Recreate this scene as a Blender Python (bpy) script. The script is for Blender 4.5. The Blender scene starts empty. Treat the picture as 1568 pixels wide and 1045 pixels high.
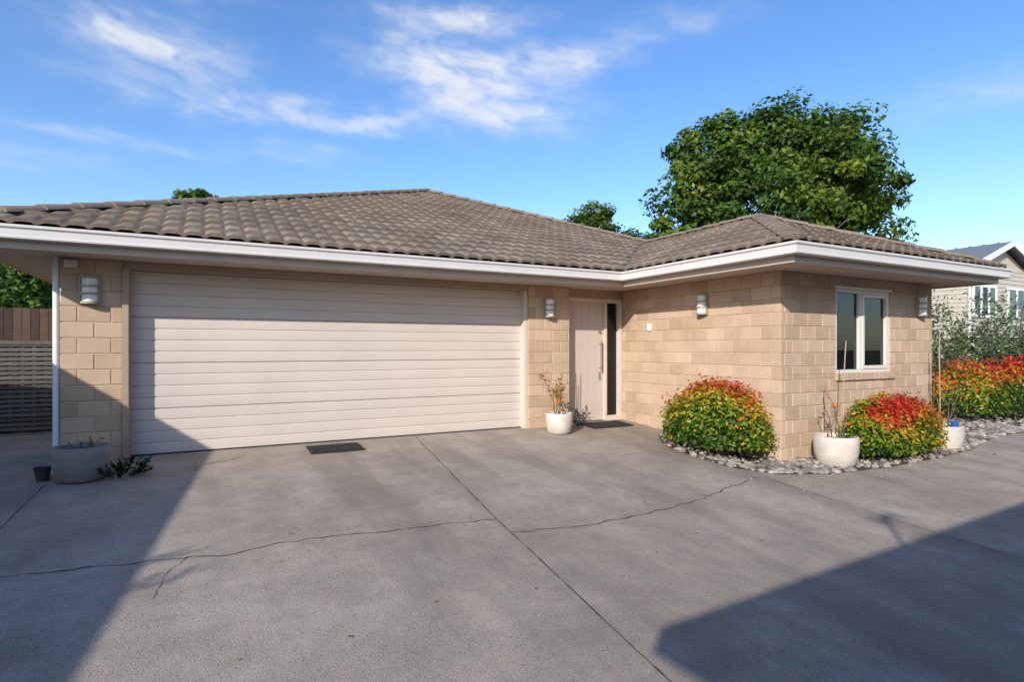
import bpy, math, random
import numpy as np
from mathutils import Vector, Matrix
random.seed(7); rng=np.random.default_rng(7)
scene=bpy.context.scene
COL=scene.collection

# ------------------------------------------------------------------ helpers
def g(v):                       # driveway falls gently away from the garage
    return -0.06*min(max(7.6-v,0.0),9.0)

def empty(name,loc=(0,0,0)):
    o=bpy.data.objects.new(name,None); o.empty_display_size=.2
    COL.objects.link(o); return o

class MB:
    def __init__(s): s.v=[]; s.f=[]; s.r=[]
    def add(s,vs,fs,r=0.5):
        b=len(s.v); s.v.extend([tuple(p) for p in vs])
        for f in fs: s.f.append(tuple(b+i for i in f)); s.r.append(r)
    def box(s,x0,x1,y0,y1,z0,z1,r=.5,M=None):
        vs=[(x0,y0,z0),(x1,y0,z0),(x1,y1,z0),(x0,y1,z0),(x0,y0,z1),(x1,y0,z1),(x1,y1,z1),(x0,y1,z1)]
        if M is not None: vs=[M@Vector(p) for p in vs]
        s.add(vs,[(0,3,2,1),(4,5,6,7),(0,1,5,4),(1,2,6,5),(2,3,7,6),(3,0,4,7)],r)
    def tube(s,p0,p1,r0,r1,n=8,r=.5):
        p0=Vector(p0);p1=Vector(p1);d=(p1-p0)
        if d.length<1e-6:return
        d.normalize();a=d.orthogonal().normalized();b=d.cross(a)
        vs=[]
        for p,q in((p0,r0),(p1,r1)):
            for i in range(n):
                t=2*math.pi*i/n; vs.append(p+(a*math.cos(t)+b*math.sin(t))*q)
        fs=[(i,(i+1)%n,n+(i+1)%n,n+i) for i in range(n)]+[tuple(range(n))[::-1],tuple(range(n,2*n))]
        s.add(vs,fs,r)
    def lathe(s,c,prof,n=28,r=.5):
        vs=[];fs=[]
        for (q,z) in prof:
            for i in range(n):
                t=2*math.pi*i/n; vs.append((c[0]+q*math.cos(t),c[1]+q*math.sin(t),c[2]+z))
        for j in range(len(prof)-1):
            for i in range(n):
                fs.append((j*n+i,j*n+(i+1)%n,(j+1)*n+(i+1)%n,(j+1)*n+i))
        s.add(vs,fs,r)
    def blob(s,c,rx,ry,rz,rot=0,r=.5,n=8,m=5,jit=.12):
        vs=[(0,0,-rz)];fs=[]
        for j in range(1,m):
            ph=-math.pi/2+math.pi*j/m
            for i in range(n):
                t=2*math.pi*i/n; k=1+random.uniform(-jit,jit)
                vs.append((rx*math.cos(ph)*math.cos(t)*k,ry*math.cos(ph)*math.sin(t)*k,rz*math.sin(ph)))
        vs.append((0,0,rz));L=len(vs)-1
        for i in range(n): fs.append((0,1+(i+1)%n,1+i))
        for j in range(m-2):
            for i in range(n):
                a=1+j*n;fs.append((a+i,a+(i+1)%n,a+n+(i+1)%n,a+n+i))
        a=1+(m-2)*n
        for i in range(n): fs.append((a+i,a+(i+1)%n,L))
        cr,sr=math.cos(rot),math.sin(rot)
        vs=[(c[0]+x*cr-y*sr,c[1]+x*sr+y*cr,c[2]+z) for x,y,z in vs]
        s.add(vs,fs,r)
    def done(s,name,mat,parent=None,smooth=False,bevel=0):
        me=bpy.data.meshes.new(name); me.from_pydata(s.v,[],s.f); me.update()
        at=me.attributes.new('rnd','FLOAT','FACE'); at.data.foreach_set('value',s.r)
        me.materials.append(mat)
        if smooth:
            me.polygons.foreach_set('use_smooth',[True]*len(me.polygons))
            me.set_sharp_from_angle(angle=math.radians(40))
        o=bpy.data.objects.new(name,me); COL.objects.link(o)
        if parent: o.parent=parent
        if bevel:
            m=o.modifiers.new('b','BEVEL'); m.width=bevel; m.segments=2; m.limit_method='ANGLE'
        return o

def quads(name,V,R,mat,parent=None):
    n=len(V); me=bpy.data.meshes.new(name)
    me.vertices.add(4*n); me.vertices.foreach_set('co',V.reshape(-1).astype(np.float32))
    me.loops.add(4*n); me.loops.foreach_set('vertex_index',np.arange(4*n,dtype=np.int32))
    me.polygons.add(n); me.polygons.foreach_set('loop_start',np.arange(0,4*n,4,dtype=np.int32))
    me.update(calc_edges=True)
    at=me.attributes.new('rnd','FLOAT','FACE'); at.data.foreach_set('value',R.astype(np.float32))
    me.materials.append(mat)
    o=bpy.data.objects.new(name,me); COL.objects.link(o)
    if parent:o.parent=parent
    return o

def leaf_quads(P,N,size,asp=.5,spread=.8):
    n=len(P)
    nn=N+rng.normal(0,spread,(n,3)); nn/=np.linalg.norm(nn,axis=1)[:,None]+1e-9
    t=rng.normal(0,1,(n,3)); t-=nn*np.sum(t*nn,axis=1)[:,None]; t/=np.linalg.norm(t,axis=1)[:,None]+1e-9
    b=np.cross(nn,t); s=(size*rng.uniform(.6,1.35,n))[:,None]
    V=np.stack([P-t*s, P+b*s*asp+nn*s*.15, P+t*s, P-b*s*asp+nn*s*.15],axis=1)
    return V

# ------------------------------------------------------------------ materials
def newmat(name):
    m=bpy.data.materials.new(name); m.use_nodes=True
    nt=m.node_tree; b=nt.nodes['Principled BSDF']; return m,nt,b
def N(nt,t,**k):
    n=nt.nodes.new(t)
    for a,v in k.items(): setattr(n,a,v)
    return n
def ramp(nt,src,stops,interp='LINEAR'):
    r=N(nt,'ShaderNodeValToRGB'); r.color_ramp.interpolation=interp
    e=r.color_ramp.elements
    while len(e)<len(stops): e.new(.5)
    for i,(p,c) in enumerate(stops): e[i].position=p; e[i].color=(*c,1) if len(c)==3 else c
    nt.links.new(src,r.inputs['Fac']); return r.outputs['Color']
def noise(nt,scale,detail=4,rough=.6,vec=None,dist=0):
    n=N(nt,'ShaderNodeTexNoise'); n.inputs['Scale'].default_value=scale
    n.inputs['Detail'].default_value=detail; n.inputs['Roughness'].default_value=rough
    n.inputs['Distortion'].default_value=dist
    if vec is None:
        tc=N(nt,'ShaderNodeTexCoord'); vec=tc.outputs['Object']
    nt.links.new(vec,n.inputs['Vector']); return n.outputs['Fac']
def mixc(nt,f,a,b,mode='MIX'):
    m=N(nt,'ShaderNodeMix',data_type='RGBA',blend_type=mode)
    for sock,val in ((m.inputs[0],f),(m.inputs[6],a),(m.inputs[7],b)):
        if isinstance(val,(int,float)): sock.default_value=val
        elif isinstance(val,tuple): sock.default_value=(*val,1)
        else: nt.links.new(val,sock)
    return m.outputs[2]
def bump(nt,b,h,strength=.3,dist=.01):
    n=N(nt,'ShaderNodeBump'); n.inputs['Strength'].default_value=strength; n.inputs['Distance'].default_value=dist
    nt.links.new(h,n.inputs['Height']); nt.links.new(n.outputs['Normal'],b.inputs['Normal'])
def attr(nt,name='rnd'):
    a=N(nt,'ShaderNodeAttribute'); a.attribute_name=name; return a.outputs['Fac']

def paint(name,col,rough=.5,var=.08,scale=3,metal=0,bmp=.0):
    m,nt,b=newmat(name)
    n=noise(nt,scale,3,.65)
    c=ramp(nt,n,[(.3,tuple(x*(1-var) for x in col)),(.7,tuple(min(1,x*(1+var)) for x in col))])
    nt.links.new(c,b.inputs['Base Color']); b.inputs['Roughness'].default_value=rough; b.inputs['Metallic'].default_value=metal
    if bmp: bump(nt,b,noise(nt,60,2),bmp,.003)
    return m

def m_brick():
    m,nt,b=newmat('brick_tan')
    c=ramp(nt,attr(nt),[(0,(.45,.318,.21)),(.5,(.515,.368,.248)),(1,(.565,.415,.29))])
    c=mixc(nt,.55,c,ramp(nt,noise(nt,2.2,4),[(.3,(.38,.375,.37)),(.7,(.60,.59,.58))]),'OVERLAY')
    c=mixc(nt,ramp(nt,noise(nt,90,2,.5),[(.55,(0,0,0)),(.75,(.35,.35,.35))]),c,(.32,.23,.15))
    nt.links.new(c,b.inputs['Base Color']); b.inputs['Roughness'].default_value=.9
    bump(nt,b,noise(nt,70,3,.7),.5,.006); return m
def m_concrete():
    m,nt,b=newmat('driveway_concrete')
    c=ramp(nt,noise(nt,.45,6,.62,dist=.4),[(.28,(.285,.236,.190)),(.5,(.36,.302,.245)),(.72,(.43,.367,.302))])
    c=mixc(nt,.8,c,ramp(nt,noise(nt,2.6,6,.72),[(.28,(.34,.34,.34)),(.72,(.64,.64,.63))]),'OVERLAY')
    c=mixc(nt,ramp(nt,noise(nt,120,2,.6),[(.58,(0,0,0)),(.70,(.7,.7,.7))]),c,(.56,.49,.42))
    c=mixc(nt,ramp(nt,noise(nt,85,2,.6),[(.30,(.75,.75,.75)),(.43,(0,0,0))]),c,(.13,.11,.09))
    tc=N(nt,'ShaderNodeTexCoord')
    v=N(nt,'ShaderNodeTexVoronoi'); v.inputs['Scale'].default_value=2.3
    nt.links.new(tc.outputs['Object'],v.inputs['Vector'])
    c=mixc(nt,ramp(nt,v.outputs['Distance'],[(.0,(.65,.65,.65)),(.045,(0,0,0))]),c,(.12,.10,.08))
    mp=N(nt,'ShaderNodeMapping'); mp.inputs['Scale'].default_value=(1.3,.22,1); nt.links.new(tc.outputs['Object'],mp.inputs['Vector'])
    c=mixc(nt,ramp(nt,noise(nt,1.2,4,.6,mp.outputs[0]),[(.48,(0,0,0)),(.66,(.5,.5,.5))]),c,(.19,.155,.125))
    nt.links.new(c,b.inputs['Base Color']); b.inputs['Roughness'].default_value=.95
    b.inputs['Specular IOR Level'].default_value=.2
    bump(nt,b,noise(nt,110,2,.7),.6,.008); return m
def m_tile():
    m,nt,b=newmat('roof_tile_concrete')
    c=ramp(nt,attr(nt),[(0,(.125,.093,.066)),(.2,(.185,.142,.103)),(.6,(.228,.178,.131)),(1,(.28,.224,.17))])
    c=mixc(nt,.7,c,ramp(nt,noise(nt,1.1,5,.65),[(.3,(.36,.36,.37)),(.7,(.60,.59,.57))]),'OVERLAY')
    c=mixc(nt,ramp(nt,noise(nt,14,4,.7),[(.56,(0,0,0)),(.75,(.5,.5,.5))]),c,(.34,.30,.24))
    c=mixc(nt,ramp(nt,noise(nt,30,3,.7),[(.3,(.6,.6,.6)),(.45,(0,0,0))]),c,(.075,.06,.045))
    nt.links.new(c,b.inputs['Base Color']); b.inputs['Roughness'].default_value=.9
    b.inputs['Specular IOR Level'].default_value=.25
    bump(nt,b,noise(nt,60,2,.7),.5,.006); return m
def m_leaf(name,stops,trans=.3,rough=.5):
    m,nt,b=newmat(name)
    c=ramp(nt,attr(nt),stops)
    nt.links.new(c,b.inputs['Base Color']); b.inputs['Roughness'].default_value=rough
    b.inputs['Specular IOR Level'].default_value=.3
    t=N(nt,'ShaderNodeBsdfTranslucent'); nt.links.new(c,t.inputs['Color'])
    mx=N(nt,'ShaderNodeMixShader'); mx.inputs[0].default_value=trans
    nt.links.new(b.outputs[0],mx.inputs[1]); nt.links.new(t.outputs[0],mx.inputs[2])
    nt.links.new(mx.outputs[0],nt.nodes['Material Output'].inputs['Surface']); return m
def m_attr(name,stops,rough=.85,bs=40,bst=.3):
    m,nt,b=newmat(name); c=ramp(nt,attr(nt),stops)
    c=mixc(nt,.5,c,ramp(nt,noise(nt,9,3),[(.3,(.35,.35,.35)),(.7,(.62,.62,.62))]),'OVERLAY')
    nt.links.new(c,b.inputs['Base Color']); b.inputs['Roughness'].default_value=rough
    bump(nt,b,noise(nt,bs,2),bst,.005); return m
def m_glass():
    m,nt,b=newmat('window_glass'); nt.nodes.remove(b)
    gl=N(nt,'ShaderNodeBsdfGlossy'); gl.inputs['Roughness'].default_value=.01; gl.inputs['Color'].default_value=(.85,.93,1,1)
    tr=N(nt,'ShaderNodeBsdfTransparent'); tr.inputs['Color'].default_value=(.5,.53,.53,1)
    fr=N(nt,'ShaderNodeFresnel'); fr.inputs['IOR'].default_value=1.6
    mx=N(nt,'ShaderNodeMixShader'); nt.links.new(fr.outputs[0],mx.inputs[0])
    nt.links.new(tr.outputs[0],mx.inputs[1]); nt.links.new(gl.outputs[0],mx.inputs[2])
    nt.links.new(mx.outputs[0],nt.nodes['Material Output'].inputs['Surface']); return m

BR=m_brick(); CON=m_concrete(); TILE=m_tile(); GLASS=m_glass()
MORT=paint('mortar',(.44,.34,.255),.95,.12,8,0,.4)
GUT=paint('gutter_paint',(.61,.57,.53),.35,.03)
FAS=paint('fascia_paint',(.48,.39,.31),.5,.04)
SOF=paint('soffit_paint',(.50,.41,.33),.7,.04)
GDOOR=paint('garage_door_steel',(.61,.53,.455),.45,.05,1.2)
FRAME=paint('frame_paint',(.38,.28,.20),.5,.06)
JAMB=paint('jamb_paint',(.62,.53,.44),.5,.04)
CREAM=paint('aluminium_cream',(.70,.64,.57),.35,.03)
DOORP=paint('front_door_paint',(.54,.455,.39),.5,.04)
STEEL=paint('stainless',(.55,.54,.52),.3,.05,3,1)
LAMPF=paint('lamp_frame_paint',(.34,.31,.27),.4,.05)
BLACK=paint('black_rubber',(.025,.024,.023),.8,.3,20,0,.5)
DARK=paint('dark_metal',(.05,.045,.04),.5,.1)
OPAL=paint('lamp_opal',(.78,.75,.68),.25,.03)
POT=paint('pot_concrete',(.58,.52,.45),.8,.13,7,0,.4)
POTG=paint('pot_grey',(.24,.22,.20),.85,.15,7,0,.4)
SOIL=paint('soil',(.07,.05,.035),.95,.4,14,0,1)
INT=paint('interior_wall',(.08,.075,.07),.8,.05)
CURT=paint('curtain',(.70,.68,.64),.9,.05)
STONE=m_attr('river_stone',[(0,(.14,.12,.10)),(.5,(.28,.245,.21)),(1,(.46,.41,.35))],.8)
BARK=m_attr('bark',[(0,(.10,.075,.055)),(1,(.17,.13,.10))],.95,18,.9)
STAKE=paint('bamboo_stake',(.42,.33,.20),.7,.15,30)
CRACK=paint('joint_dark',(.085,.07,.055),.95,.3,6)
FENCEB=m_attr('fence_timber',[(0,(.055,.034,.024)),(1,(.115,.07,.048))],.9,25,.6)
FENCEG=m_attr('lattice_timber',[(0,(.09,.082,.076)),(1,(.15,.138,.13))],.9,25,.6)
LEAF=m_leaf('tree_leaf',[(0,(.012,.032,.006)),(.4,(.05,.11,.012)),(.7,(.115,.19,.018)),(1,(.27,.26,.03))],.35)
HEDGE=m_leaf('hedge_leaf',[(0,(.02,.05,.008)),(.6,(.07,.16,.02)),(1,(.15,.25,.04))],.3)
NAND=m_leaf('nandina_leaf',[(0,(.015,.045,.006)),(.22,(.075,.16,.012)),(.40,(.25,.31,.02)),(.52,(.52,.36,.03)),(.64,(.60,.17,.025)),(1,(.52,.03,.02))],.3,.4)
SHRUB=m_leaf('shrub_leaf',[(0,(.03,.055,.015)),(.6,(.10,.16,.05)),(.85,(.24,.29,.12)),(1,(.6,.6,.5))],.3)
ROSE=m_leaf('rose_leaf',[(0,(.12,.14,.03)),(.35,(.45,.24,.05)),(1,(.65,.20,.04))],.3)
WBOARD=paint('weatherboard_paint',(.50,.45,.38),.6,.05)
METALR=paint('metal_roofing',(.17,.19,.21),.45,.06)
WHITE=paint('white_trim',(.78,.77,.75),.4,.03)
RENDER=paint('neighbour_wall',(.45,.36,.27),.9,.08)
GRASS=paint('grass_ground',(.07,.085,.03),.95,.35,2,0,.8)
LITTER=m_leaf('dry_leaf',[(0,(.16,.09,.04)),(.6,(.30,.18,.07)),(1,(.42,.22,.06))],.2,.8)

# ------------------------------------------------------------------ ground
mb=MB()
vr=[-400,-60,-12,-1.4,7.6,60,400]; ur=[-400,-60,-5,15,60,400]
idx={}
for j,v in enumerate(vr):
    for i,u in enumerate(ur): idx[i,j]=len(mb.v); mb.v.append((u,v,g(v)-.006))
for j in range(len(vr)-1):
    for i in range(len(ur)-1):
        mb.f.append((idx[i,j],idx[i+1,j],idx[i+1,j+1],idx[i,j+1])); mb.r.append(.5)
mb.done('ground',GRASS)
mb=MB()
def sheet(mb,u0,u1,v0,v1,off=0,r=.5):
    cuts=[v0]+[c for c in(-1.4,7.6) if v0<c<v1]+[v1]
    for a,b in zip(cuts[:-1],cuts[1:]):
        mb.add([(u0,a,g(a)+off),(u1,a,g(a)+off),(u1,b,g(b)+off),(u0,b,g(b)+off)],[(0,1,2,3)],r)
sheet(mb,-6,10.4,-14,10.6); sheet(mb,10.4,34,-14,4.45)
mb.done('driveway',CON)
mb=MB()
def strip(pts,w,wob=0,sub=.06):
    P=[]
    for (a,b) in zip(pts[:-1],pts[1:]):
        a=Vector(a);b=Vector(b);n=max(1,int((b-a).length/sub))
        for k in range(n): P.append(a.lerp(b,k/n))
    P.append(Vector(pts[-1]))
    o=0;Q=[]
    for p in P:
        o=.93*o+random.uniform(-wob,wob); Q.append((p,o))
    L=[];R=[]
    for i,(p,o) in enumerate(Q):
        d=(Q[min(i+1,len(Q)-1)][0]-Q[max(i-1,0)][0]).normalized(); nrm=Vector((-d.y,d.x))
        ww=w*(random.uniform(.3,1.5) if wob else 1)/2
        for s,l in((1,L),(-1,R)):
            q=p+nrm*(o+s*ww); l.append((q.x,q.y,g(q.y)+.004))
    for i in range(len(L)-1):
        mb.add([R[i],R[i+1],L[i+1],L[i]],[(0,1,2,3)])
strip([(2.57,7.7),(2.14,4.3),(1.92,2.05),(1.7,-1.3)],.010,.0012)
strip([(-1.3,7.5),(-1.35,5.6),(-1.5,2)],.008,.001)
strip([(5.42,4.25),(5.34,2.8),(5.2,-1)],.006,.001)
strip([(-4,4.75),(-1.11,4.59),(.1,4.44),(1.2,4.42),(2.14,4.30)],.011,.022)
strip([(2.12,3.95),(2.6,3.86),(3.55,3.96),(4.4,4.1),(5.4,4.33)],.011,.024)
strip([(3.5,3.96),(3.7,4.3),(3.75,4.6)],.004,.014)
strip([(-.1,4.46),(-.25,4.2),(-.3,3.9)],.004,.014)
strip([(9.2,4.05),(9.0,2),(8.9,-1)],.006,.001)
mb.done('driveway_joints',CRACK)

# ------------------------------------------------------------------ the house
H=empty('brick_house')
def brick_wall(bm,mm,axis,a0,a1,plane,z0,z1,ops=(),start=(0,0),phase=0,thick=.2):
    P=.17;L=.30;gap=.010
    def bx(mb_,s0,s1,d0,d1,za,zb,r,ch=0):
        if axis=='x': f=lambda s,d,z:(s,plane+d,z)
        else: f=lambda s,d,z:(plane+d,s,z)
        vs=[f(s0,d1,za),f(s1,d1,za),f(s1,d1,zb),f(s0,d1,zb),
            f(s0,d0+ch,za),f(s1,d0+ch,za),f(s1,d0+ch,zb),f(s0,d0+ch,zb),
            f(s0+ch,d0,za+ch),f(s1-ch,d0,za+ch),f(s1-ch,d0,zb-ch),f(s0+ch,d0,zb-ch)]
        fs=[(0,4,5,1),(1,5,6,2),(2,6,7,3),(3,7,4,0),(4,8,9,5),(5,9,10,6),(6,10,11,7),(7,11,8,4),(8,11,10,9),(0,1,2,3)]
        if axis=='x': fs=[q[::-1] for q in fs]
        mb_.add(vs,fs,r)
    def free(lo,hi,z):
        iv=[(lo,hi)]
        for (o0,o1,oz0,oz1) in ops:
            if oz0<z<oz1:
                n=[]
                for a,b in iv:
                    if o1<=a or o0>=b: n.append((a,b)); continue
                    if o0>a:n.append((a,o0))
                    if o1<b:n.append((o1,b))
                iv=n
        return iv
    k=0;z=z0
    while z<z1-.01:
        zt=min(z+P-gap,z1)
        ed=[z]+sorted(q for o in ops for q in o[2:] if z+.01<q<zt-.01)+[zt]
        for za,zb in zip(ed[:-1],ed[1:]):
            for a,b in free(a0+start[k%2],a1,(za+zb)/2):
                s=a0-L+phase+(L/2 if k%2 else 0)
                while s<b:
                    q0=max(s,a);q1=min(s+L-gap,b)
                    if q1-q0>.02:
                        bx(bm,q0,q1,random.uniform(-.002,.002),.09,za,zb,random.random(),.005)
                    s+=L
        z+=P;k+=1
    ed=[z0]+sorted(q for o in ops for q in o[2:])+[z1]
    for za,zb in zip(ed[:-1],ed[1:]):
        for a,b in free(a0,a1,(za+zb)/2):
            bx(mm,a+.012,b-.006,.0065,thick,za,zb-.001,.5,.0)
bm=MB();mm=MB()
brick_wall(bm,mm,'x',-1.351,-.806,7.6,-.02,2.19)
brick_wall(bm,mm,'x',4.35,5.09,7.6,-.02,2.19,phase=.12)
brick_wall(bm,mm,'y',4.7,7.8,6.28,-.36,2.19,start=(.101,0),thick=.15)
WOP=(7.38,8.636,.89,2.02)
brick_wall(bm,mm,'x',6.28,9.75,4.7,-.36,2.19,ops=(WOP,),start=(0,.101),phase=.07)
bm.done('brickwork',BR,H); mm.done('mortar',MORT,H)
mb=MB()
mb.box(-1.34,-1.22,7.81,22.2,0,2.188); mb.box(10.1,10.24,6.84,22.2,-.1,2.188)
mb.box(-1.2,10.08,22.1,22.25,0,2.188); mb.box(9.6,9.74,4.92,7.9,-.3,2.188)
mb.box(4.6,5.08,7.81,8.3,0,2.188); mb.box(9.76,10.09,7.6,7.75,-.1,2.188)
mb.done('outer_walls',RENDER,H)
mb=MB()
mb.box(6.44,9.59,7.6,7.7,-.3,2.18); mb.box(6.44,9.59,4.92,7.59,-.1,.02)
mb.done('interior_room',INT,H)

# garage door
mb=MB();V0=7.746;n=16;h=2.1/n;pr=[]
for i in range(n):
    z=i*h; dp=.018 if i%4==0 else .009
    pr+=[(V0+dp,z+.001),(V0+dp,z+.005),(V0,z+.015),(V0-.002,z+h*.5),(V0,z+h-.007),(V0+.004,z+h-.001)]
x0,x1=-.742,4.33
vs=[(x0,a,z) for a,z in pr]+[(x1,a,z) for a,z in pr]; m=len(pr)
mb.add(vs,[(i,m+i,m+i+1,i+1) for i in range(m-1)])
mb.done('garage_door',GDOOR,H)
mb=MB(); mb.box(-.72,4.3,7.741,7.78,-.004,.018); mb.done('garage_door_seal',BLACK,H)
mb=MB()
mb.box(-.803,-.742,7.56,7.80,0,2.1); mb.box(-.803,4.348,7.615,7.80,2.102,2.188)
mb.done('garage_frame',FRAME,H,bevel=.004)
mb=MB(); mb.box(4.285,4.347,7.63,7.80,0,2.1); mb.done('garage_jamb',JAMB,H,bevel=.004)
mb=MB(); mb.box(-.8,4.34,7.82,7.9,0,2.18); mb.done('garage_backing',INT,H)

# front entrance
mb=MB()
mb.box(5.095,5.165,7.76,7.88,0,2.05); mb.box(5.9,5.955,7.76,7.88,0,2.05); mb.box(6.205,6.272,7.76,7.88,0,2.05)
mb.box(5.166,5.899,7.762,7.88,1.985,2.05); mb.box(5.956,6.204,7.762,7.88,1.985,2.05)
mb.box(5.956,6.204,7.764,7.87,0,.09)
mb.done('entry_frame',JAMB,H,bevel=.004)
mb=MB(); mb.box(5.095,6.272,7.77,7.9,2.051,2.188); mb.done('entry_header',FRAME,H)
mb=MB()
w=(5.898-5.168)/5
for i in range(5): mb.box(5.168+i*w+.002,5.168+(i+1)*w-.002,7.80,7.845,.03,1.983)
mb.box(5.17,5.896,7.806,7.84,.028,1.98)
mb.done('front_door',DOORP,H,bevel=.003)
mb=MB()
mb.box(5.168,5.898,7.74,7.86,0,.026)
mb.tube((5.82,7.74,.85),(5.82,7.74,1.35),.014,.014,10)
for z in(.9,1.3): mb.tube((5.82,7.74,z),(5.82,7.80,z),.009,.009,8)
mb.tube((5.82,7.80,1.5),(5.82,7.775,1.5),.028,.026,14); mb.box(5.80,5.84,7.785,7.80,.70,.83)
mb.done('door_hardware',STEEL,H,smooth=True)
mb=MB(); mb.add([(5.956,7.83,.09),(6.204,7.83,.09),(6.204,7.83,1.985),(5.956,7.83,1.985)],[(0,1,2,3)]); mb.done('sidelight_glass',GLASS,H)
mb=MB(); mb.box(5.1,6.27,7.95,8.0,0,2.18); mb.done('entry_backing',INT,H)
mb=MB(); mb.box(5.09,6.28,7.70,7.95,-.02,.012); mb.done('entry_step',CON,H)

# window
mb=MB()
x0,x1,z0,z1=WOP; y=4.715
def fr(a,b,c,d,y0=0,y1=.06): mb.box(a,b,y+y0,y+y1,c,d)
fr(x0,x1,z1-.045,z1);fr(x0,x1,z0,z0+.045);fr(x0,x0+.045,z0+.046,z1-.046);fr(x1-.045,x1,z0+.046,z1-.046)
fr(7.93,7.985,z0+.046,z1-.046)
fr(7.986,8.59,z1-.095,z1-.047,-.012,.04);fr(7.986,8.59,z0+.047,z0+.095,-.012,.04)
fr(7.986,8.03,z0+.096,z1-.096,-.012,.04);fr(8.545,8.59,z0+.096,z1-.096,-.012,.04)
mb.done('window_frame',CREAM,H,bevel=.003)
mb=MB(); mb.add([(x0+.04,4.755,z0+.04),(7.94,4.755,z0+.04),(7.94,4.755,z1-.04),(x0+.04,4.755,z1-.04)],[(0,1,2,3)])
mb.add([(8.02,4.745,z0+.09),(8.55,4.743,z0+.09),(8.55,4.743,z1-.09),(8.02,4.745,z1-.09)],[(0,1,2,3)])
mb.done('window_glass',GLASS,H)
mb=MB(); s=x0-.02
while s<x1+.05:
    mb.box(s,s+.095,4.665,4.83,z0-.095+random.uniform(-.002,.002),z0-.004,random.random()); s+=.105
mb.done('window_sill',BR,H,bevel=.004)
mb=MB(); mb.box(x0-.03,x1+.03,4.69,4.72,z1+.002,z1+.035); mb.done('window_head_flashing',CREAM,H)
mb=MB()
def curtain(a,b,yy):
    n=int((b-a)/.012);v=[]
    for i in range(n+1):
        s=a+(b-a)*i/n; d=.03*math.sin(s*75)+.01*math.sin(s*31)
        v+=[(s,yy+d,z0-.2),(s,yy+d,z1+.05)]
    mb.add(v,[(2*i,2*i+2,2*i+3,2*i+1) for i in range(n)])
curtain(7.25,7.50,4.98); curtain(8.60,8.95,4.98)
mb.done('curtains',CURT,H,smooth=True)
mb=MB(); mb.box(7.4,8.2,5.7,6.1,.02,.95); mb.tube((7.7,5.8,.95),(7.7,5.8,1.25),.03,.03); mb.lathe((7.7,5.8,1.22),[(.16,0),(.1,.25)],16)
mb.done('room_furniture',CREAM,H)

# gutter / fascia sweeps
PATH=[(-2.1,23.3),(-2.1,6.835),(5.52,6.835),(5.52,3.94),(10.35,3.94),(10.35,6.835),(11.0,6.835),(11.0,23.3)]
def offs(path,d,closed=True):
    n=len(path);out=[]
    for i in range(n):
        p=Vector(path[i]);a=Vector(path[(i-1)%n]);b=Vector(path[(i+1)%n])
        d1=(p-a).normalized();d2=(b-p).normalized()
        n1=Vector((-d1.y,d1.x));n2=Vector((-d2.y,d2.x))
        m_=(n1+n2);m_=m_/(m_.length_squared)*2
        out.append(p+m_*d)
    return out
def sweep(name,prof,mat,smooth=False):
    mb=MB();rings=[offs(PATH,d) for d,z in prof];k=len(prof);n=len(PATH)
    vs=[(rings[j][i].x,rings[j][i].y,prof[j][1]) for i in range(n) for j in range(k)]
    fs=[(i*k+j,((i+1)%n)*k+j,((i+1)%n)*k+(j+1)%k,i*k+(j+1)%k) for i in range(n) for j in range(k)]
    mb.add(vs,fs); return mb.done(name,mat,H,smooth)
sweep('gutter',[(.012,2.376),(.003,2.372),(0,2.36),(.003,2.348),(.014,2.343),(.022,2.335),(.022,2.275),(.008,2.262),(.01,2.246),(.035,2.24),(.118,2.24),(.118,2.345),(.1,2.345),(.098,2.28),(.03,2.28),(.03,2.37)],GUT,True)
sweep('fascia',[(.119,2.36),(.119,2.165),(.14,2.165),(.14,2.36)],FAS)
o_=offs(PATH,.139)
mb=MB(); mb.add([(p.x,p.y,2.19) for p in o_],[tuple(range(len(o_)))[::-1]]); mb.done('soffit',SOF,H)
mb=MB(); mb.tube((-1.392,7.64,-.02),(-1.392,7.64,2.19),.031,.031,14)
mb.done('downpipe',WHITE,H,smooth=True)

# roof tiles: low-profile concrete tiles laid in lapped courses
TAN=.40;Z0=2.37
def tile_slope(mb,o,e,nn,s0,s1,D,smin,smax,tan=TAN,per=.2,spp=10,course=.32,r0=.05):
    o=Vector(o);e=Vector(e);nn=Vector(nn)
    ds=per/spp; S=[s0+i*ds for i in range(int((s1-s0)/ds)+2)]
    r=r0;ci=0
    def P(s,r,f,jit):
        lo,hi=smin(r),smax(r); s=min(max(s,lo),max(hi,lo))
        q_=(s/per)%1.0; d=abs(q_-.5)*2
        w=.025*(1-min(1,max(0,(d-.45)/.45))**1.6)
        z=Z0+tan*r+w+.036*(1-f)+jit
        q=o+e*s+nn*r; return (q.x,q.y,z)
    while r<D-.02:
        r1=min(r+course,D)
        jits={}
        base=len(mb.v)
        for i,s in enumerate(S):
            t=int((s+(.2 if ci%2 else 0))/.4); 
            if t not in jits: jits[t]=(random.uniform(-.003,.003),random.random())
            j=jits[t][0]
            mb.v.append(P(s,r,.0,j-.038)); mb.v.append(P(s,r,0,j)); mb.v.append(P(s,r1+.012,1,j))
        for i in range(len(S)-1):
            if S[i+1]<=smin(r1) and S[i+1]<=smin(r): continue
            if S[i]>=smax(r1) and S[i]>=smax(r): continue
            t=int((S[i]+(.2 if ci%2 else 0))/.4); rr=jits[t][1]
            a=base+3*i
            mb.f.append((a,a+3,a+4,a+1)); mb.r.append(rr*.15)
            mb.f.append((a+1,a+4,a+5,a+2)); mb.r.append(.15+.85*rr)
        r=r1;ci+=1
mb=MB()
tile_slope(mb,(0,6.835,0),(1,0,0),(0,1,0),-2.1,11,7.05,lambda r:-2.1+r,lambda r:11-r*6.05/7.05)
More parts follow.
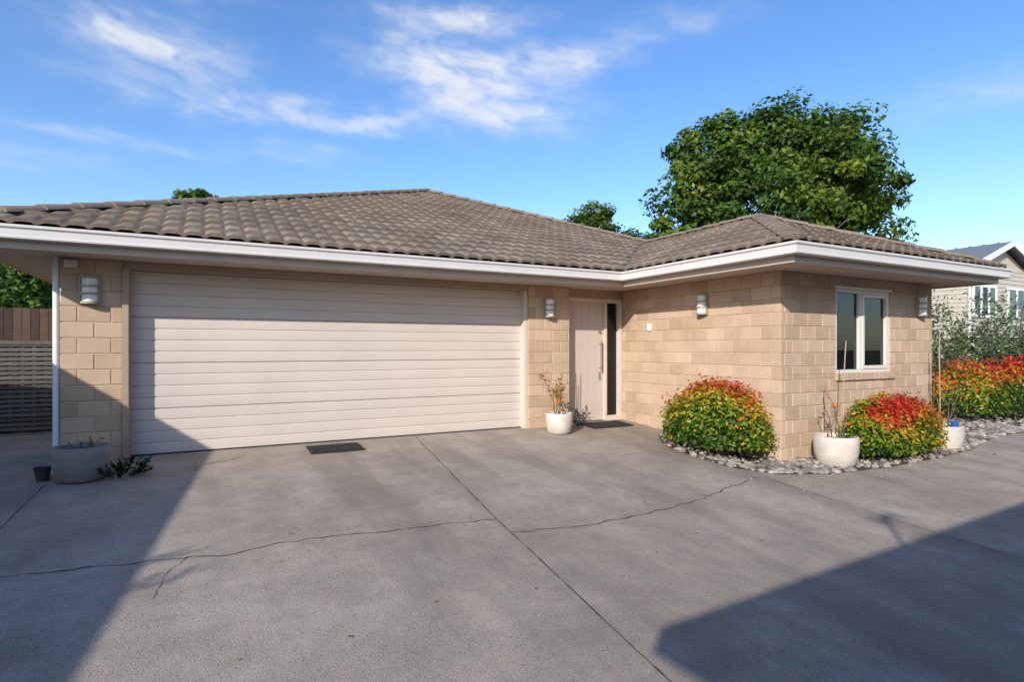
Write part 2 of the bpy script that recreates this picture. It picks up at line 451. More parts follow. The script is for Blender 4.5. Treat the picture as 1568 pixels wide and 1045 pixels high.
mb.done('roof_tiles_main',TILE,H,smooth=True)
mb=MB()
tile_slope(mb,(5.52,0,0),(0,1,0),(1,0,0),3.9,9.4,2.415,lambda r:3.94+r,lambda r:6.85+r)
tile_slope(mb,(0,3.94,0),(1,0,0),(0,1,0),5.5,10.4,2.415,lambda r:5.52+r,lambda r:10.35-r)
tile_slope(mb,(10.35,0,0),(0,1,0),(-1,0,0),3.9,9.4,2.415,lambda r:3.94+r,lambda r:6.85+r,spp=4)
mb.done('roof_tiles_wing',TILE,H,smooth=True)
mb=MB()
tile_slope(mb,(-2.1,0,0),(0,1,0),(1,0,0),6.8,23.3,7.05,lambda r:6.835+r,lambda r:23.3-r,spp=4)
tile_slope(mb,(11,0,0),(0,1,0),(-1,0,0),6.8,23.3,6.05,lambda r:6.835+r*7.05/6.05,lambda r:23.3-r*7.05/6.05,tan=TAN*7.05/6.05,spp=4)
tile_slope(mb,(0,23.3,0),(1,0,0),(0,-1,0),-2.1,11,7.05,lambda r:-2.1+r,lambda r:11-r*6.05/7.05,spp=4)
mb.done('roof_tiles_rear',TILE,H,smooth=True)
mb=MB()
def caps(A,B,step=.38,rad=.095):
    A=Vector(A);B=Vector(B);d=(B-A);L=d.length;d.normalize()
    side=d.cross(Vector((0,0,1))).normalized();up=side.cross(d)
    n=int(L/step)
    for i in range(n+1):
        a=A+d*(i*step);b=A+d*min(i*step+step+.05,L+.06)
        vs=[];K=9;tn=.6 if i==0 else 1.0
        for p,q in((a,rad+.010),(b,rad-.006)):
            for rr in(q,q-.02):
                for k in range(K):
                    t=math.pi*k/(K-1); hh=.62*(tn if p is a else 1)
                    vs.append(p+side*math.cos(t)*rr*1.2+up*(math.sin(t)*rr*hh-.008+(.008 if (p is a and i) else 0)))
        fs=[]
        for k in range(K-1):
            fs+=[(k,k+1,2*K+k+1,2*K+k),(K+k,3*K+k,3*K+k+1,K+k+1),(k,K+k,K+k+1,k+1),(2*K+k,2*K+k+1,3*K+k+1,3*K+k)]
        if i==0: fs.append(tuple(range(K)))
        mb.add(vs,fs,random.uniform(.3,.75))
zA=Z0+TAN*7.05+.03; zW=Z0+TAN*2.415+.03
AP=(4.95,13.885,zA); AP2=(4.95,16.25,zA)
caps((-2.01,6.925,Z0+.055),AP); caps((10.92,6.925,Z0+.055),AP); caps(AP,AP2)
caps((-2.05,23.25,Z0+.05),AP2); caps((10.95,23.25,Z0+.05),AP2)
W1=(7.935,6.355,zW)
caps((5.63,4.05,Z0+.065),W1); caps((10.24,4.05,Z0+.065),W1); caps((7.935,9.35,zW),W1)
mb.done('ridge_caps',TILE,H,smooth=True)
mb=MB()
a=Vector((5.56,6.875,Z0+.055));b=Vector((7.9,9.22,Z0+TAN*2.36+.05))
sd=Vector((1,-1,0)).normalized()
mb.add([a-sd*.06,a+sd*.06,b+sd*.06,b-sd*.06],[(0,1,2,3)]); mb.done('valley_tray',DARK,H)

mb=MB()
mb.box(-1.31,-1.20,7.53,7.597,2.08,2.16); mb.tube((-1.22,7.5,2.12),(-1.22,7.58,2.12),.025,.03,12)
mb.done('motion_sensor',CREAM,H,bevel=.004)
mb=MB(); mb.box(6.255,6.278,7.03,7.11,1.50,1.62); mb.done('doorbell_panel',WHITE,H,bevel=.004)

# ------------------------------------------------------------------ wall lamps
def wall_lamp(px,py,pz,face):
    E=empty('wall_lamp')
    Mt=Matrix.Translation((px,py,pz))@Matrix.Rotation(face,4,'Z')
    def fin(mb,n,mat,**k):
        mb.v=[tuple(Mt@Vector(p)) for p in mb.v]; return mb.done(n,mat,E,**k)
    def arc(mb,ra,yo,za,zb,K=14):
        vs=[]
        for z in(za,zb):
            for k in range(K+1):
                t=math.pi*k/K; vs.append((ra*math.cos(t),-.024-yo*math.sin(t),z))
        mb.add(vs,[(k+1,k,K+1+k,K+2+k) for k in range(K)]+[tuple(range(K+1)),tuple(range(2*K+1,K,-1))])
    mb=MB(); mb.box(-.09,.09,-.022,-.003,-.15,.15)
    arc(mb,.088,.088,.122,.147); arc(mb,.088,.088,-.147,-.122)
    arc(mb,.092,.094,.028,.052); arc(mb,.092,.094,-.052,-.028)
    for x in(-.092,.080): mb.box(x,x+.012,-.05,-.0235,-.121,.121)
    fin(mb,'lamp_frame',LAMPF,smooth=True)
    mb=MB();arc(mb,.076,.078,-.121,.121)
    fin(mb,'lamp_diffuser',OPAL,smooth=True)
wall_lamp(-1.09,7.6,1.85,0); wall_lamp(4.70,7.6,1.85,0)
wall_lamp(6.28,5.95,1.85,-math.pi/2); wall_lamp(9.38,4.7,1.85,0)

# ------------------------------------------------------------------ mats
def mat_obj(name,u0,u1,v0,v1,n=16):
    mb=MB()
    z=lambda v:g(v)+.006
    mb.add([(u0,v0,z(v0)),(u1,v0,z(v0)),(u1,v1,z(v1)),(u0,v1,z(v1)),(u0,v0,z(v0)+.012),(u1,v0,z(v0)+.012),(u1,v1,z(v1)+.012),(u0,v1,z(v1)+.012)],
      [(0,3,2,1),(4,5,6,7),(0,1,5,4),(1,2,6,5),(2,3,7,6),(3,0,4,7)])
    for i in range(n):
        a=u0+.02+(u1-u0-.04)*i/n; w=(u1-u0-.04)/n*.5
        for k in range(3):
            b0=v0+.02+(v1-v0-.04)*k/3; b1=b0+(v1-v0-.04)/3-.02
            mb.add([(a,b0,z(b0)+.0125),(a+w,b0,z(b0)+.0125),(a+w,b1,z(b1)+.0125),(a,b1,z(b1)+.0125),
                    (a,b0,z(b0)+.024),(a+w,b0,z(b0)+.024),(a+w,b1,z(b1)+.024),(a,b1,z(b1)+.024)],[(4,5,6,7),(0,1,5,4),(1,2,6,5),(2,3,7,6),(3,0,4,7)])
    mb.done(name,BLACK)
mat_obj('rubber_mat',1.1,1.73,7.08,7.48)
mat_obj('doormat',5.28,6.06,7.2,7.62,20)

# ------------------------------------------------------------------ pots
def twig(mb,p,d,L,r,depth,tips):
    p=Vector(p);d=Vector(d).normalized();n=4
    for i in range(n):
        d2=(d+Vector((random.uniform(-.25,.25),random.uniform(-.25,.25),random.uniform(-.1,.2)))).normalized()
        q=p+d2*(L/n); mb.tube(p,q,r,r*.85,5,random.random()); p=q;r*=.85;d=d2
        tips.append(tuple(p))
        if depth and random.random()<.6:
            twig(mb,p,d+Vector((random.uniform(-.9,.9),random.uniform(-.9,.9),.2)),L*.5,r*.7,depth-1,tips)
def pot_plant(name,u,v,R,h,mat,stems=4,sh=.6,stakes=(),leaves=40,lean=.3):
    E=empty(name);z=g(v)+.002
    mb=MB(); mb.lathe((u,v,z),[(0,0),(.72*R,0),(.86*R,.08*h),(.97*R,.42*h),(R,.75*h),(.985*R,.97*h),(.95*R,h),(.9*R,.985*h),(.88*R,.85*h),(0,.86*h)],36)
    mb.done('pot',mat,E,smooth=True)
    mb=MB(); mb.lathe((u,v,z),[(.88*R,.862*h),(.4*R,.89*h),(0,.9*h)],24); mb.done('soil',SOIL,E)
    tips=[];mb=MB()
    for i in range(stems):
        t=random.uniform(0,6.28);a=random.uniform(.05,lean)
        twig(mb,(u+.3*R*math.cos(t),v+.3*R*math.sin(t),z+.86*h),(math.cos(t)*a,math.sin(t)*a,1),sh*random.uniform(.6,1.1),.008,2,tips)
    mb.done('stems',BARK,E)
    if stakes:
        mb=MB()
        for du,dv,hh,tx in stakes: mb.tube((u+du,v+dv,z+.8*h),(u+du+tx,v+dv,z+h+hh),.007,.006,6)
        mb.done('stakes',STAKE,E)
    if leaves and tips:
        T=np.array([tips[random.randrange(len(tips))] for _ in range(leaves)])+rng.normal(0,.03,(leaves,3))
        quads('leaves',leaf_quads(T,np.tile([0,0,1.],(leaves,1)),.030),rng.random(leaves),ROSE,E)
pot_plant('potted_shrub',-1.05,6.85,.235,.33,POTG,5,.12,(),6,1.2)
pot_plant('potted_rose',4.60,7.14,.20,.30,POT,4,.45,((-.06,0,1.05,-.03),(.03,.03,1.0,.02),(-.02,.04,.8,.04)),150)
pot_plant('potted_rose',6.77,4.31,.25,.36,POT,3,.55,((.08,0,1.15,.12),(-.05,.05,.75,-.03)),16)
pot_plant('potted_rose',9.24,4.34,.27,.33,POT,4,.9,((-.02,0,1.3,-.02),(.1,.05,1.1,-.05)),40)
mb=MB(); E=empty('plastic_cup'); zz=g(4.36)+.3
mb.lathe((9.31,4.20,zz),[(.0,0),(.045,0),(.05,.09),(.0,.09)],12); mb.done('cup',paint('blue_plastic',(.02,.10,.45),.4),E)
E=empty('trailing_plant');mb=MB();tips=[]
for i in range(26):
    t=random.uniform(0,6.28)
    twig(mb,(-.74+.08*math.cos(t),6.85+.08*math.sin(t),g(6.8)+.01),(math.cos(t),math.sin(t),.45),.17,.007,1,tips)
mb.done('stems',DARK,E)
T=np.array(tips);quads('leaves',leaf_quads(T,np.tile([0,0,1.],(len(T),1)),.03),rng.random(len(T))*.05,LEAF,E)
E=empty('small_plastic_pot');mb=MB();mb.lathe((-1.37,6.95,g(6.95)),[(0,0),(.05,0),(.07,.12),(.075,.13),(.06,.125),(.055,.1),(0,.1)],18);mb.done('pot',DARK,E,smooth=True)
E=empty('small_shrub');mb=MB();tips=[]
for i in range(9):
    t=random.uniform(0,6.28)
    twig(mb,(5.15,7.45,0),(math.cos(t)*.8,math.sin(t)*.8,1),.24,.006,1,tips)
mb.done('stems',DARK,E)
T=np.array(tips);quads('leaves',leaf_quads(T,np.tile([0,0,1.],(len(T),1)),.022),rng.random(len(T))*.3,LEAF,E)

# ------------------------------------------------------------------ bushes
def bush(name,c,rad,n,mat,size,red=0,sq=2.6,lumps=14,val=None,asp=.45,rag=.06):
    E=empty(name)
    th=rng.uniform(0,2*np.pi,n); cz=rng.uniform(-.15,1,n); rr=rng.uniform(.45,1.0,n)**.5
    st=np.sqrt(1-np.clip(cz,-1,1)**2)
    D=np.stack([st*np.cos(th),st*np.sin(th),cz],1)
    k=(np.abs(D)**sq).sum(1)**(-1/sq)
    L=rng.normal(0,1,(lumps,3)); L/=np.linalg.norm(L,axis=1)[:,None]
    dl=D@L.T; m=dl.max(1); who=dl.argmax(1)
    lr=rng.uniform(-.16,.34,lumps)[who]
    m=.80+.24*np.clip((m-.7)/.3,0,1)+rng.normal(0,rag,n)
    P=D*(k*rr*m)[:,None]*np.array([rad[0],rad[1],rad[2]])+np.array(c)
    keep=P[:,2]>g(c[1])+.01; P=P[keep];D=D[keep];rr=rr[keep];m=m[keep];lr=lr[keep];n=len(P)
    V=leaf_quads(P,D+np.array([0,0,.5]),size,asp,.8)
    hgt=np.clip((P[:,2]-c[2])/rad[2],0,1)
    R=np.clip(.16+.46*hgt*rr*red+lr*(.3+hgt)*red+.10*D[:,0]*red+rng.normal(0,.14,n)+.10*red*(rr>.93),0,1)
    quads('foliage',V,R,mat,E)
    mb=MB()
    for i in range(12):
        t=random.uniform(0,6.28)
        b=Vector((c[0]+.2*rad[0]*math.cos(t),c[1]+.2*rad[1]*math.sin(t),g(c[1])))
        e=Vector((c[0]+.7*rad[0]*math.cos(t),c[1]+.7*rad[1]*math.sin(t),c[2]+rad[2]*.6))
        mb.tube(b,e,.012,.005,5)
    mb.done('stems',BARK,E)
bush('nandina_bush',(5.81,5.30,.12),(.49,.72,.67),13000,NAND,.030,red=1,lumps=24)
bush('nandina_bush',(7.84,4.27,.02),(.93,.38,.58),13000,NAND,.028,red=1.2,lumps=24)
bush('nandina_bush',(12.7,5.7,.15),(.95,.75,.78),7000,NAND,.038,red=1.15,rag=.1,lumps=24)
bush('nandina_bush',(14.1,5.25,.15),(.85,.75,.86),7000,NAND,.038,red=1.25,rag=.1,lumps=24)
def airy(c,rad,n,nst):
    E=empty('garden_shrub');mb=MB();tips=[]
    for i in range(nst):
        t=random.uniform(0,6.28);a=random.uniform(.1,.75)
        twig(mb,(c[0]+.15*math.cos(t),c[1]+.15*math.sin(t),0),(math.cos(t)*a,math.sin(t)*a,1),rad*random.uniform(.7,1.1),.014,2,tips)
    mb.done('stems',BARK,E)
    T=np.array([tips[random.randrange(len(tips))] for _ in range(n)])+rng.normal(0,.10,(n,3))
    quads('foliage',leaf_quads(T,np.tile([0,0,.6],(n,1)),.05,.4),np.clip(rng.normal(.52,.24,n),0,1),SHRUB,E)
airy((14.4,7.2),1.5,4400,24); airy((15.7,6.9),1.5,4200,24); airy((17.0,6.3),1.35,3600,24); airy((13.4,7.9),1.6,4200,22)

poly=[(6.26,6.6),(5.8,6.38),(5.5,5.9),(5.4,5.3),(5.42,4.7),(5.7,4.28),(6.3,4.06),(7.3,3.98),(8.4,4.0),(9.5,4.08),(10.5,4.32),(11.5,4.47),(16,4.5),(16,7),(10.4,7),(9.8,4.68),(6.26,4.68)]
def inside(x,y):
    c=False;j=len(poly)-1
    for i in range(len(poly)):
        xi,yi=poly[i];xj,yj=poly[j]
        if (yi>y)!=(yj>y) and x<(xj-xi)*(y-yi)/(yj-yi)+xi:c=not c
        j=i
    return c
mb=MB(); mb.add([(x,y,g(y)+.005) for x,y in poly],[tuple(range(len(poly)))]); mb.done('garden_soil',SOIL)
mb=MB();cnt=0
while cnt<2300:
    x=random.uniform(5.35,12.5) if random.random()<.8 else random.uniform(12,16); y=random.uniform(3.9,6.6)
    if not inside(x,y) or (x>9.8 and y>6): continue
    s=random.uniform(.018,.05)
    mb.blob((x,y,g(y)+s*.35),s*random.uniform(.9,1.5),s,s*random.uniform(.45,.7),random.uniform(0,3.1),random.random(),8,5); cnt+=1
for i in range(60):
    x=random.uniform(5.2,9.5); y=random.uniform(3.7,4.3); s=random.uniform(.008,.02)
    mb.blob((x,y,g(y)+s*.4),s*1.2,s,s*.6,random.uniform(0,3.1),random.random(),6,4)
mb.done('river_stones',STONE,smooth=True)
n=150
P=np.stack([rng.uniform(-1,9,n),rng.uniform(3,7.5,n),np.zeros(n)],1)
P=np.concatenate([P,np.stack([rng.normal(5.3,.3,60),rng.normal(4.9,.6,60),np.zeros(60)],1)])
P=P[~((P[:,0]>6.2)&(P[:,1]>4.6))]
P[:,2]=[g(y)+.010 for y in P[:,1]]
quads('leaf_litter',leaf_quads(P,np.tile([0,0,1.],(len(P),1)),.013,.5,.12),rng.random(len(P)),LITTER)

# ------------------------------------------------------------------ trees
def tree(name,base,crown,lobes,nclump,nleaf,lsize,clr=.75,trunk_r=.28,mat=LEAF,limbs=14):
    E=empty(name);base=Vector(base)
    mb=MB();cz=base.z+(crown-base.z)*.5
    top=Vector((base.x,base.y,cz));mb.tube(base,top,trunk_r*1.25,trunk_r*.8,12)
    C=[];Nn=[]
    W=np.array([l[3]*l[4]*l[5] for l in lobes]);W=W/W.sum()
    for k in range(nclump):
        l=lobes[rng.choice(len(lobes),p=W)]
        d=rng.normal(0,1,3);d/=np.linalg.norm(d); q=rng.uniform(.25,1)**.45
        C.append(np.array(l[:3])+d*q*np.array(l[3:6]));Nn.append(d)
    C=np.array(C);Nn=np.array(Nn)
    for k in rng.choice(len(C),min(limbs*3,len(C)),replace=False):
        e=Vector(C[k]);s=base.lerp(top,random.uniform(.6,1));m_=s.lerp(e,.5)+Vector((random.uniform(-.3,.3),random.uniform(-.3,.3),random.uniform(0,.5)))
        mb.tube(s,m_,trunk_r*.3,trunk_r*.17,6);mb.tube(m_,e,trunk_r*.17,trunk_r*.04,5)
    mb.done('trunk_and_limbs',BARK,E)
    Ps=[];Ns=[];Rs=[]
    for c,nv in zip(C,Nn):
        n=int(nleaf*rng.uniform(.4,1.3));r=clr*rng.uniform(.55,1.3)
        d=rng.normal(0,1,(n,3));d/=np.linalg.norm(d,axis=1)[:,None]
        q=rng.uniform(.1,1.1,n)**.6
        P=c+d*(q*r)[:,None]*np.array([1,1,.65]);Ps.append(P);Ns.append(d*.7+nv*.5+np.array([0,0,.4]))
        tone=rng.uniform(.2,.75)
        Rs.append(np.clip(tone+rng.normal(0,.15,n)+.12*d[:,2],0,1))
    P=np.concatenate(Ps);Nr=np.concatenate(Ns);R=np.concatenate(Rs)
    quads('foliage',leaf_quads(P,Nr,lsize,.5,.6),R,mat,E)
tree('broadleaf_tree',(19.3,14.6,-.1),11,
  [(19.2,14.6,7.0,3.7,3.5,2.9),(17.3,15.6,8.1,2.1,2.1,1.9),(21.2,13.6,7.8,2.0,2.2,2.2),(16.5,16.0,5.4,1.9,1.8,1.8),(21.9,13.2,5.9,1.7,1.8,2.0),(19.7,14.4,8.8,2.0,1.9,1.7)],
  340,300,.105,.75,.35)
tree('garden_tree',(14.5,19.9,-.1),7,[(14.2,19.8,5.75,1.6,1.6,1.4),(15.3,19.2,5.0,1.2,1.2,1.2),(17.3,18.6,5.1,1.3,1.2,.9)],110,190,.09,.5,.16)
tree('background_tree',(-.6,34,-.1),9,[(-.5,34,8.55,.9,.9,1.0)],22,140,.11,.4,.14)

n=16000
P=np.stack([rng.uniform(-9,-3.1,n),rng.uniform(14.8,16.2,n),rng.uniform(0,2.9,n)],1)
fx=rng.integers(0,3,n); P[fx==0,1]=14.8+rng.normal(0,.08,(fx==0).sum()); P[fx==1,2]=2.9+rng.normal(0,.07,(fx==1).sum()); P[(fx==2),0]=-3.1+rng.normal(0,.08,(fx==2).sum())
P+=rng.normal(0,.03,P.shape)
E=empty('hedge'); quads('foliage',leaf_quads(P,np.tile([0,-.7,.5],(n,1)),.075),np.clip(rng.normal(.55,.22,n),0,1),HEDGE,E)
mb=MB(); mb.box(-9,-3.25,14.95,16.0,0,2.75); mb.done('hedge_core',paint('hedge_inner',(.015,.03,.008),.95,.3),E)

# ------------------------------------------------------------------ fences
E=empty('timber_fence');mb=MB();u=-5.0
while u<-1.36:
    mb.box(u,u+.095,10.5+random.uniform(-.003,.003),10.52,0.02,1.80+random.uniform(-.01,.01),random.random());u+=.1
mb.box(-5,-1.36,10.525,10.57,.4,.48);mb.box(-5,-1.36,10.525,10.57,1.5,1.58)
mb.done('palings',FENCEB,E,bevel=.003)
E=empty('lattice_panel');mb=MB()
z=.06
while z<1.27:
    mb.box(-5,-1.37,10.41,10.425,z,z+.045,random.random());z+=.066
u=-4.9
while u<-1.4:
    mb.box(u,u+.04,10.426,10.44,.05,1.28,random.random()); u+=.13
mb.box(-5,-1.365,10.395,10.445,1.28,1.33)
mb.done('slats',FENCEG,E)

# ------------------------------------------------------------------ neighbouring houses
def hip_house(name,O,ang,w,d,ez,tan,wallmat,roofmat,oh=.5,openings=()):
    E=empty(name);M=Matrix.Translation((O[0],O[1],0))@Matrix.Rotation(ang,4,'Z')
    mb=MB();mb.box(oh,w-oh,oh,d-oh,-.8,ez-.1,M=M);mb.done('walls',wallmat,E)
    mb=MB();s=min(w,d)/2;zr=ez+s*tan
    if w>=d: r=[(s,s,zr),(w-s,s,zr)]; fs=[(0,1,5,4),(1,2,5),(2,3,4,5),(3,0,4)]
    else: r=[(s,s,zr),(s,d-s,zr)]; fs=[(0,1,4),(1,2,5,4),(2,3,5),(3,0,4,5)]
    vs=[(0,0,ez),(w,0,ez),(w,d,ez),(0,d,ez)]+r
    mb.add([M@Vector(p) for p in vs],fs+[(0,3,2,1)]);mb.done('roof',roofmat,E)
    mb=MB()
    for (a,b,c,e) in((-.1,w+.1,-.1,0.01),(-.1,w+.1,d-.01,d+.1),(-.1,.01,.02,d-.02),(w-.01,w+.1,.02,d-.02)): mb.box(a,b,c,e,ez-.13,ez+.01,M=M)
    mb.done('gutter',GUT,E)
    if openings:
        mb=MB();mf=MB()
        for (a,b,z0,z1,side) in openings:
            if side=='y1':
                mb.box(a,b,d-oh,d-oh+.02,z0,z1,M=M)
                for q in((a-.05,b+.05,z1,z1+.05),(a-.05,b+.05,z0-.05,z0),(a-.05,a,z0,z1),(b,b+.05,z0,z1),((a+b)/2-.025,(a+b)/2+.025,z0,z1)): mf.box(q[0],q[1],d-oh,d-oh+.05,q[2],q[3],M=M)
            if side=='x1':
                mb.box(w-oh,w-oh+.02,a,b,z0,z1,M=M)
                for q in((a-.05,b+.05,z1,z1+.05),(a-.05,b+.05,z0-.05,z0),(a-.05,a,z0,z1),(b,b+.05,z0,z1)): mf.box(w-oh,w-oh+.05,q[0],q[1],q[2],q[3],M=M)
        mb.done('window_panes',paint('pane',(.03,.035,.04),.05,.1,3,0,0),E);mf.done('window_frames',WHITE,E)
    return E
# house behind the camera
hip_house('neighbour_house',(-2.6,-12.14),math.radians(2.8),16,10.2,2.92,.36,RENDER,TILE,.5,((3,4.8,.6,2,'y1'),(8,9.8,.6,2,'y1')))
# house on the left
ang=math.atan2(7.6+4,-3.45+5.95)-math.pi/2
ca,sa=math.cos(ang),math.sin(ang)
hip_house('neighbour_house',(-5.95-8*ca,-4-8*sa),ang,8,11.87,2.45,.36,RENDER,TILE,.5,((2,3.6,.6,2,'x1'),(7,8.6,.6,2,'x1')))
hip_house('neighbour_house',(-12,26),0,8,8,2.7,.36,RENDER,TILE,.5)
E=empty('tv_antenna');mb=MB()
mb.tube((-1.2,-2.2,2.8),(-1.2,-2.2,3.68),.02,.017,6);mb.tube((-1.4,-2.25,3.62),(-.98,-2.15,3.62),.013,.013,5)
for k in range(5): mb.tube((-1.38+.09*k,-2.35+.02*k,3.62),(-1.38+.09*k,-2.1,3.62),.008,.008,4)
mb.done('mast_and_elements',STEEL,E)
E=empty('shadow_twigs');mb=MB();tips=[]  # unseen sprigs, added so spiky tips break the eave shadow on the driveway
for (x,y,k_) in((-4.95,.55,3),(-4.2,3.8,1),(-4.9,.9,2)):
    for k in range(k_): twig(mb,(x,y,2.35),(random.uniform(.1,.7),random.uniform(-.3,.3),.6),.26,.010,1,tips)
mb.done('stems',BARK,E);T=np.array(tips);T=np.repeat(T,2,0)+rng.normal(0,.03,(len(T)*2,3))
quads('leaves',leaf_quads(T,np.tile([0,0,1.],(len(T),1)),.025),rng.random(len(T)),LEAF,E)

E=empty('weatherboard_house')
mb=MB()
gu0,gu1,gv,gl=22.5,26.9,9.75,9
z=-.1;k=0
while z<3.95:
    mb.add([(gu0,gv-.02,z),(gu1,gv-.02,z),(gu1,gv,z+.15),(gu0,gv,z+.15)],[(0,1,2,3)])
    mb.add([(gu0-.02,gv+gl,z),(gu0-.02,gv,z),(gu0,gv,z+.15),(gu0,gv+gl,z+.15)],[(0,1,2,3)])
    z+=.15
mb.add([(gu0,gv,3.9),(gu1,gv,3.9),(24.7,gv,4.82)],[(0,1,2)]); mb.box(gu0+.01,gu1,gv+.01,gv+gl,-.1,3.9)
mb.done('walls',WBOARD,E)
mb=MB()
for sgn in(-1,1):
    e=24.7+sgn*2.6
    a=(24.7,gv-.4,4.93);b=(e,gv-.4,3.97);c=(e,gv+gl,3.97);d=(24.7,gv+gl,4.93)
    mb.add([a,b,c,d],[(0,1,2,3) if sgn<0 else (3,2,1,0)])
    for i in range(22):
        y=gv-.38+i*.43
        mb.tube(Vector((24.7,y,4.95)),Vector((e,y,3.99)),.02,.02,4)
mb.done('roof',METALR,E)
mb=MB()
for sgn in(-1,1):
    e=24.7+sgn*2.62
    mb.add([(24.7,gv-.41,4.96),(24.7,gv-.41,4.76),(e,gv-.41,3.80),(e,gv-.41,4.0),(24.7,gv-.37,4.96),(24.7,gv-.37,4.76),(e,gv-.37,3.8),(e,gv-.37,4.0)],
      [(0,1,2,3),(7,6,5,4),(0,3,7,4),(1,5,6,2)])
mb.box(22.06,22.16,gv-.4,gv+gl,3.86,3.98)
mb.box(22.44,22.56,gv-.05,gv-.021,-.1,3.9)
def win(a,b,z0,z1,nb):
    y0,y1=gv-.06,gv-.022
    mb.box(a-.07,b+.07,y0,y1,z1,z1+.08);mb.box(a-.07,b+.07,y0,y1,z0-.08,z0)
    for i in range(nb+1):
        x=a+(b-a)*i/nb; mb.box(x-.045,x+.045,y0+.002,y1,z0+.001,z1-.001)
win(22.75,24.3,2.35,3.3,3); win(25.2,26.5,2.35,3.3,2)
mb.done('trim',WHITE,E)
mb=MB();mb.box(22.75,24.3,gv-.035,gv-.03,2.35,3.3);mb.box(25.2,26.5,gv-.035,gv-.03,2.35,3.3)
mb.done('window_panes',paint('pane_blue',(.06,.08,.10),.05,.1,3,0,0),E)
mb=MB();p=None
for i in range(9):
    t=i/8; q=Vector((24.2+1.1*t,gv-.75,1.4+2.4*t**.55))
    if p is not None: mb.tube(p,q,.05,.05,8)
    p=q
mb.tube((24.6,gv-.75,2.0),(25.3,gv-.75,3.2),.03,.03,6)
mb.tube((25.3,gv-.75,-.1),(25.3,gv-.75,3.82),.05,.05,8)
mb.done('pergola_brace',DARK,E,smooth=True)
E=empty('white_fence');mb=MB()
for i in range(60): mb.box(17+i*.2,17+i*.2+.17,8.6,8.63,-.05,1.15)
mb.box(17,29,8.635,8.68,.9,1.0);mb.done('pickets',WHITE,E,bevel=.004)

# ------------------------------------------------------------------ sun, sky, camera
sd=Vector((1.27,1,-.76)).normalized()
s=bpy.data.lights.new('sun','SUN');s.energy=5.0;s.angle=math.radians(.5);s.color=(1,.945,.875)
so=bpy.data.objects.new('sun',s);COL.objects.link(so);so.rotation_euler=sd.to_track_quat('-Z','Y').to_euler()
elev=math.asin(-sd.z);rot=math.atan2(-sd.x,-sd.y)

w=bpy.data.worlds.new('World');scene.world=w;w.use_nodes=True;nt=w.node_tree
bg=nt.nodes['Background'];bg.inputs['Strength'].default_value=.13
sky=N(nt,'ShaderNodeTexSky',sky_type='NISHITA');sky.sun_disc=False;sky.sun_elevation=elev;sky.sun_rotation=rot%(2*math.pi)
sky.air_density=1.0;sky.dust_density=.6;sky.ozone_density=2.3
hs=N(nt,'ShaderNodeHueSaturation');hs.inputs['Hue'].default_value=.508;hs.inputs['Saturation'].default_value=1.22;hs.inputs['Value'].default_value=1.8
nt.links.new(sky.outputs[0],hs.inputs['Color'])
tc=N(nt,'ShaderNodeTexCoord');sep=N(nt,'ShaderNodeSeparateXYZ');nt.links.new(tc.outputs['Generated'],sep.inputs[0])
def M(op,a,b=None,c=None,clamp=False):
    m=N(nt,'ShaderNodeMath',operation=op);m.use_clamp=clamp
    for i,x in enumerate((a,b,c)):
        if x is None:continue
        if isinstance(x,(int,float)):m.inputs[i].default_value=x
        else:nt.links.new(x,m.inputs[i])
    return m.outputs[0]
az=M('MULTIPLY',M('ARCTAN2',sep.outputs[0],sep.outputs[1]),57.2958)
el=M('MULTIPLY',M('ARCSINE',sep.outputs[2]),57.2958)
cv=N(nt,'ShaderNodeCombineXYZ');nt.links.new(az,cv.inputs[0]);nt.links.new(M('MULTIPLY',el,2.2),cv.inputs[1])
nA=M('SUBTRACT',noise(nt,.12,3,.6,cv.outputs[0]),.5)
cv2=N(nt,'ShaderNodeCombineXYZ');nt.links.new(M('ADD',az,40),cv2.inputs[0]);nt.links.new(M('MULTIPLY',el,2.2),cv2.inputs[1])
nB=M('SUBTRACT',noise(nt,.14,3,.6,cv2.outputs[0]),.5)
azd=M('MULTIPLY_ADD',nA,9.0,az);eld=M('MULTIPLY_ADD',nB,4.0,el)
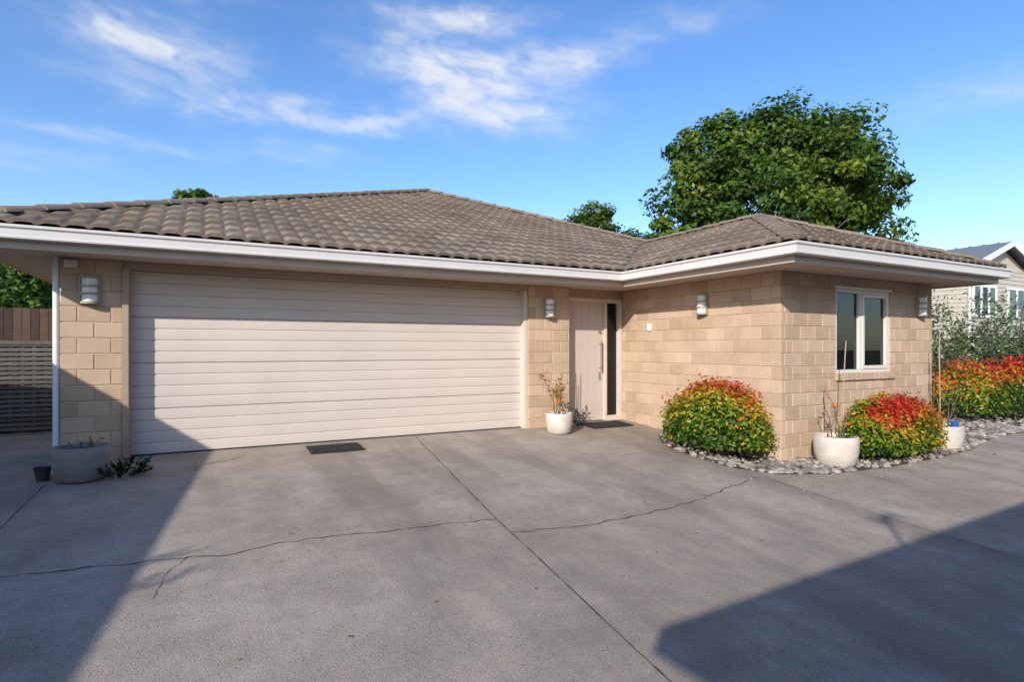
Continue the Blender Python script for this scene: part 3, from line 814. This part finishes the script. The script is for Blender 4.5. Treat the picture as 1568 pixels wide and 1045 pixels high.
cl=[(-4.3,24.2,6.8,1.8,.85),(18.5,26.3,6,1.9,.72),(25,24.5,5.5,2.1,.7),(32.4,26.6,6,1.4,.7),(28.5,21.9,8,1.7,.6),(22,29.9,7.6,1.1,.75),(-1.2,20.5,7.5,1.0,.5),(11.4,21.1,8.3,1.1,.62),(7.9,17.5,5.5,.9,.42),(-7.7,16.7,6.5,.8,.45),(44.3,28.5,7.2,1.6,.35),(67.2,18.7,7,1.3,.4),(-6,29,9,1.2,.45),(-12,14.5,6,1,.35)]
tot=None
for a0,e0,hw,hh,st in cl:
    dx=M('DIVIDE',M('SUBTRACT',azd,a0),hw);dy=M('DIVIDE',M('SUBTRACT',eld,e0),hh)
    q=M('MULTIPLY',M('EXPONENT',M('MULTIPLY',M('ADD',M('MULTIPLY',dx,dx),M('MULTIPLY',dy,dy)),-.75)),st)
    tot=q if tot is None else M('ADD',tot,q)
tot=M('MINIMUM',tot,1.0)
cv3=N(nt,'ShaderNodeCombineXYZ');nt.links.new(azd,cv3.inputs[0]);nt.links.new(M('MULTIPLY',M('MULTIPLY_ADD',az,.12,el),2.6),cv3.inputs[1])
nf=noise(nt,.22,5,.55,cv3.outputs[0],.15)
nd=M('MULTIPLY',tot,M('MULTIPLY_ADD',nf,2.3,-.36))
mr=N(nt,'ShaderNodeMapRange',interpolation_type='SMOOTHSTEP');nt.links.new(nd,mr.inputs[0]);mr.inputs[1].default_value=.0;mr.inputs[2].default_value=1.1
mr.inputs[3].default_value=0;mr.inputs[4].default_value=.85
c=mixc(nt,mr.outputs[0],hs.outputs[0],(7.0,7.1,7.3))
nt.links.new(c,bg.inputs['Color'])

cam=bpy.data.cameras.new('camera');co=bpy.data.objects.new('camera',cam);COL.objects.link(co)
co.location=(0,0,1.23);co.rotation_euler=(math.radians(90),0,math.radians(-28.1))
cam.sensor_width=36;cam.lens=20.2;cam.shift_y=.0067;cam.clip_end=2000;cam.clip_start=.05
scene.camera=co
scene.view_settings.view_transform='Standard';scene.view_settings.look='None';scene.view_settings.exposure=0
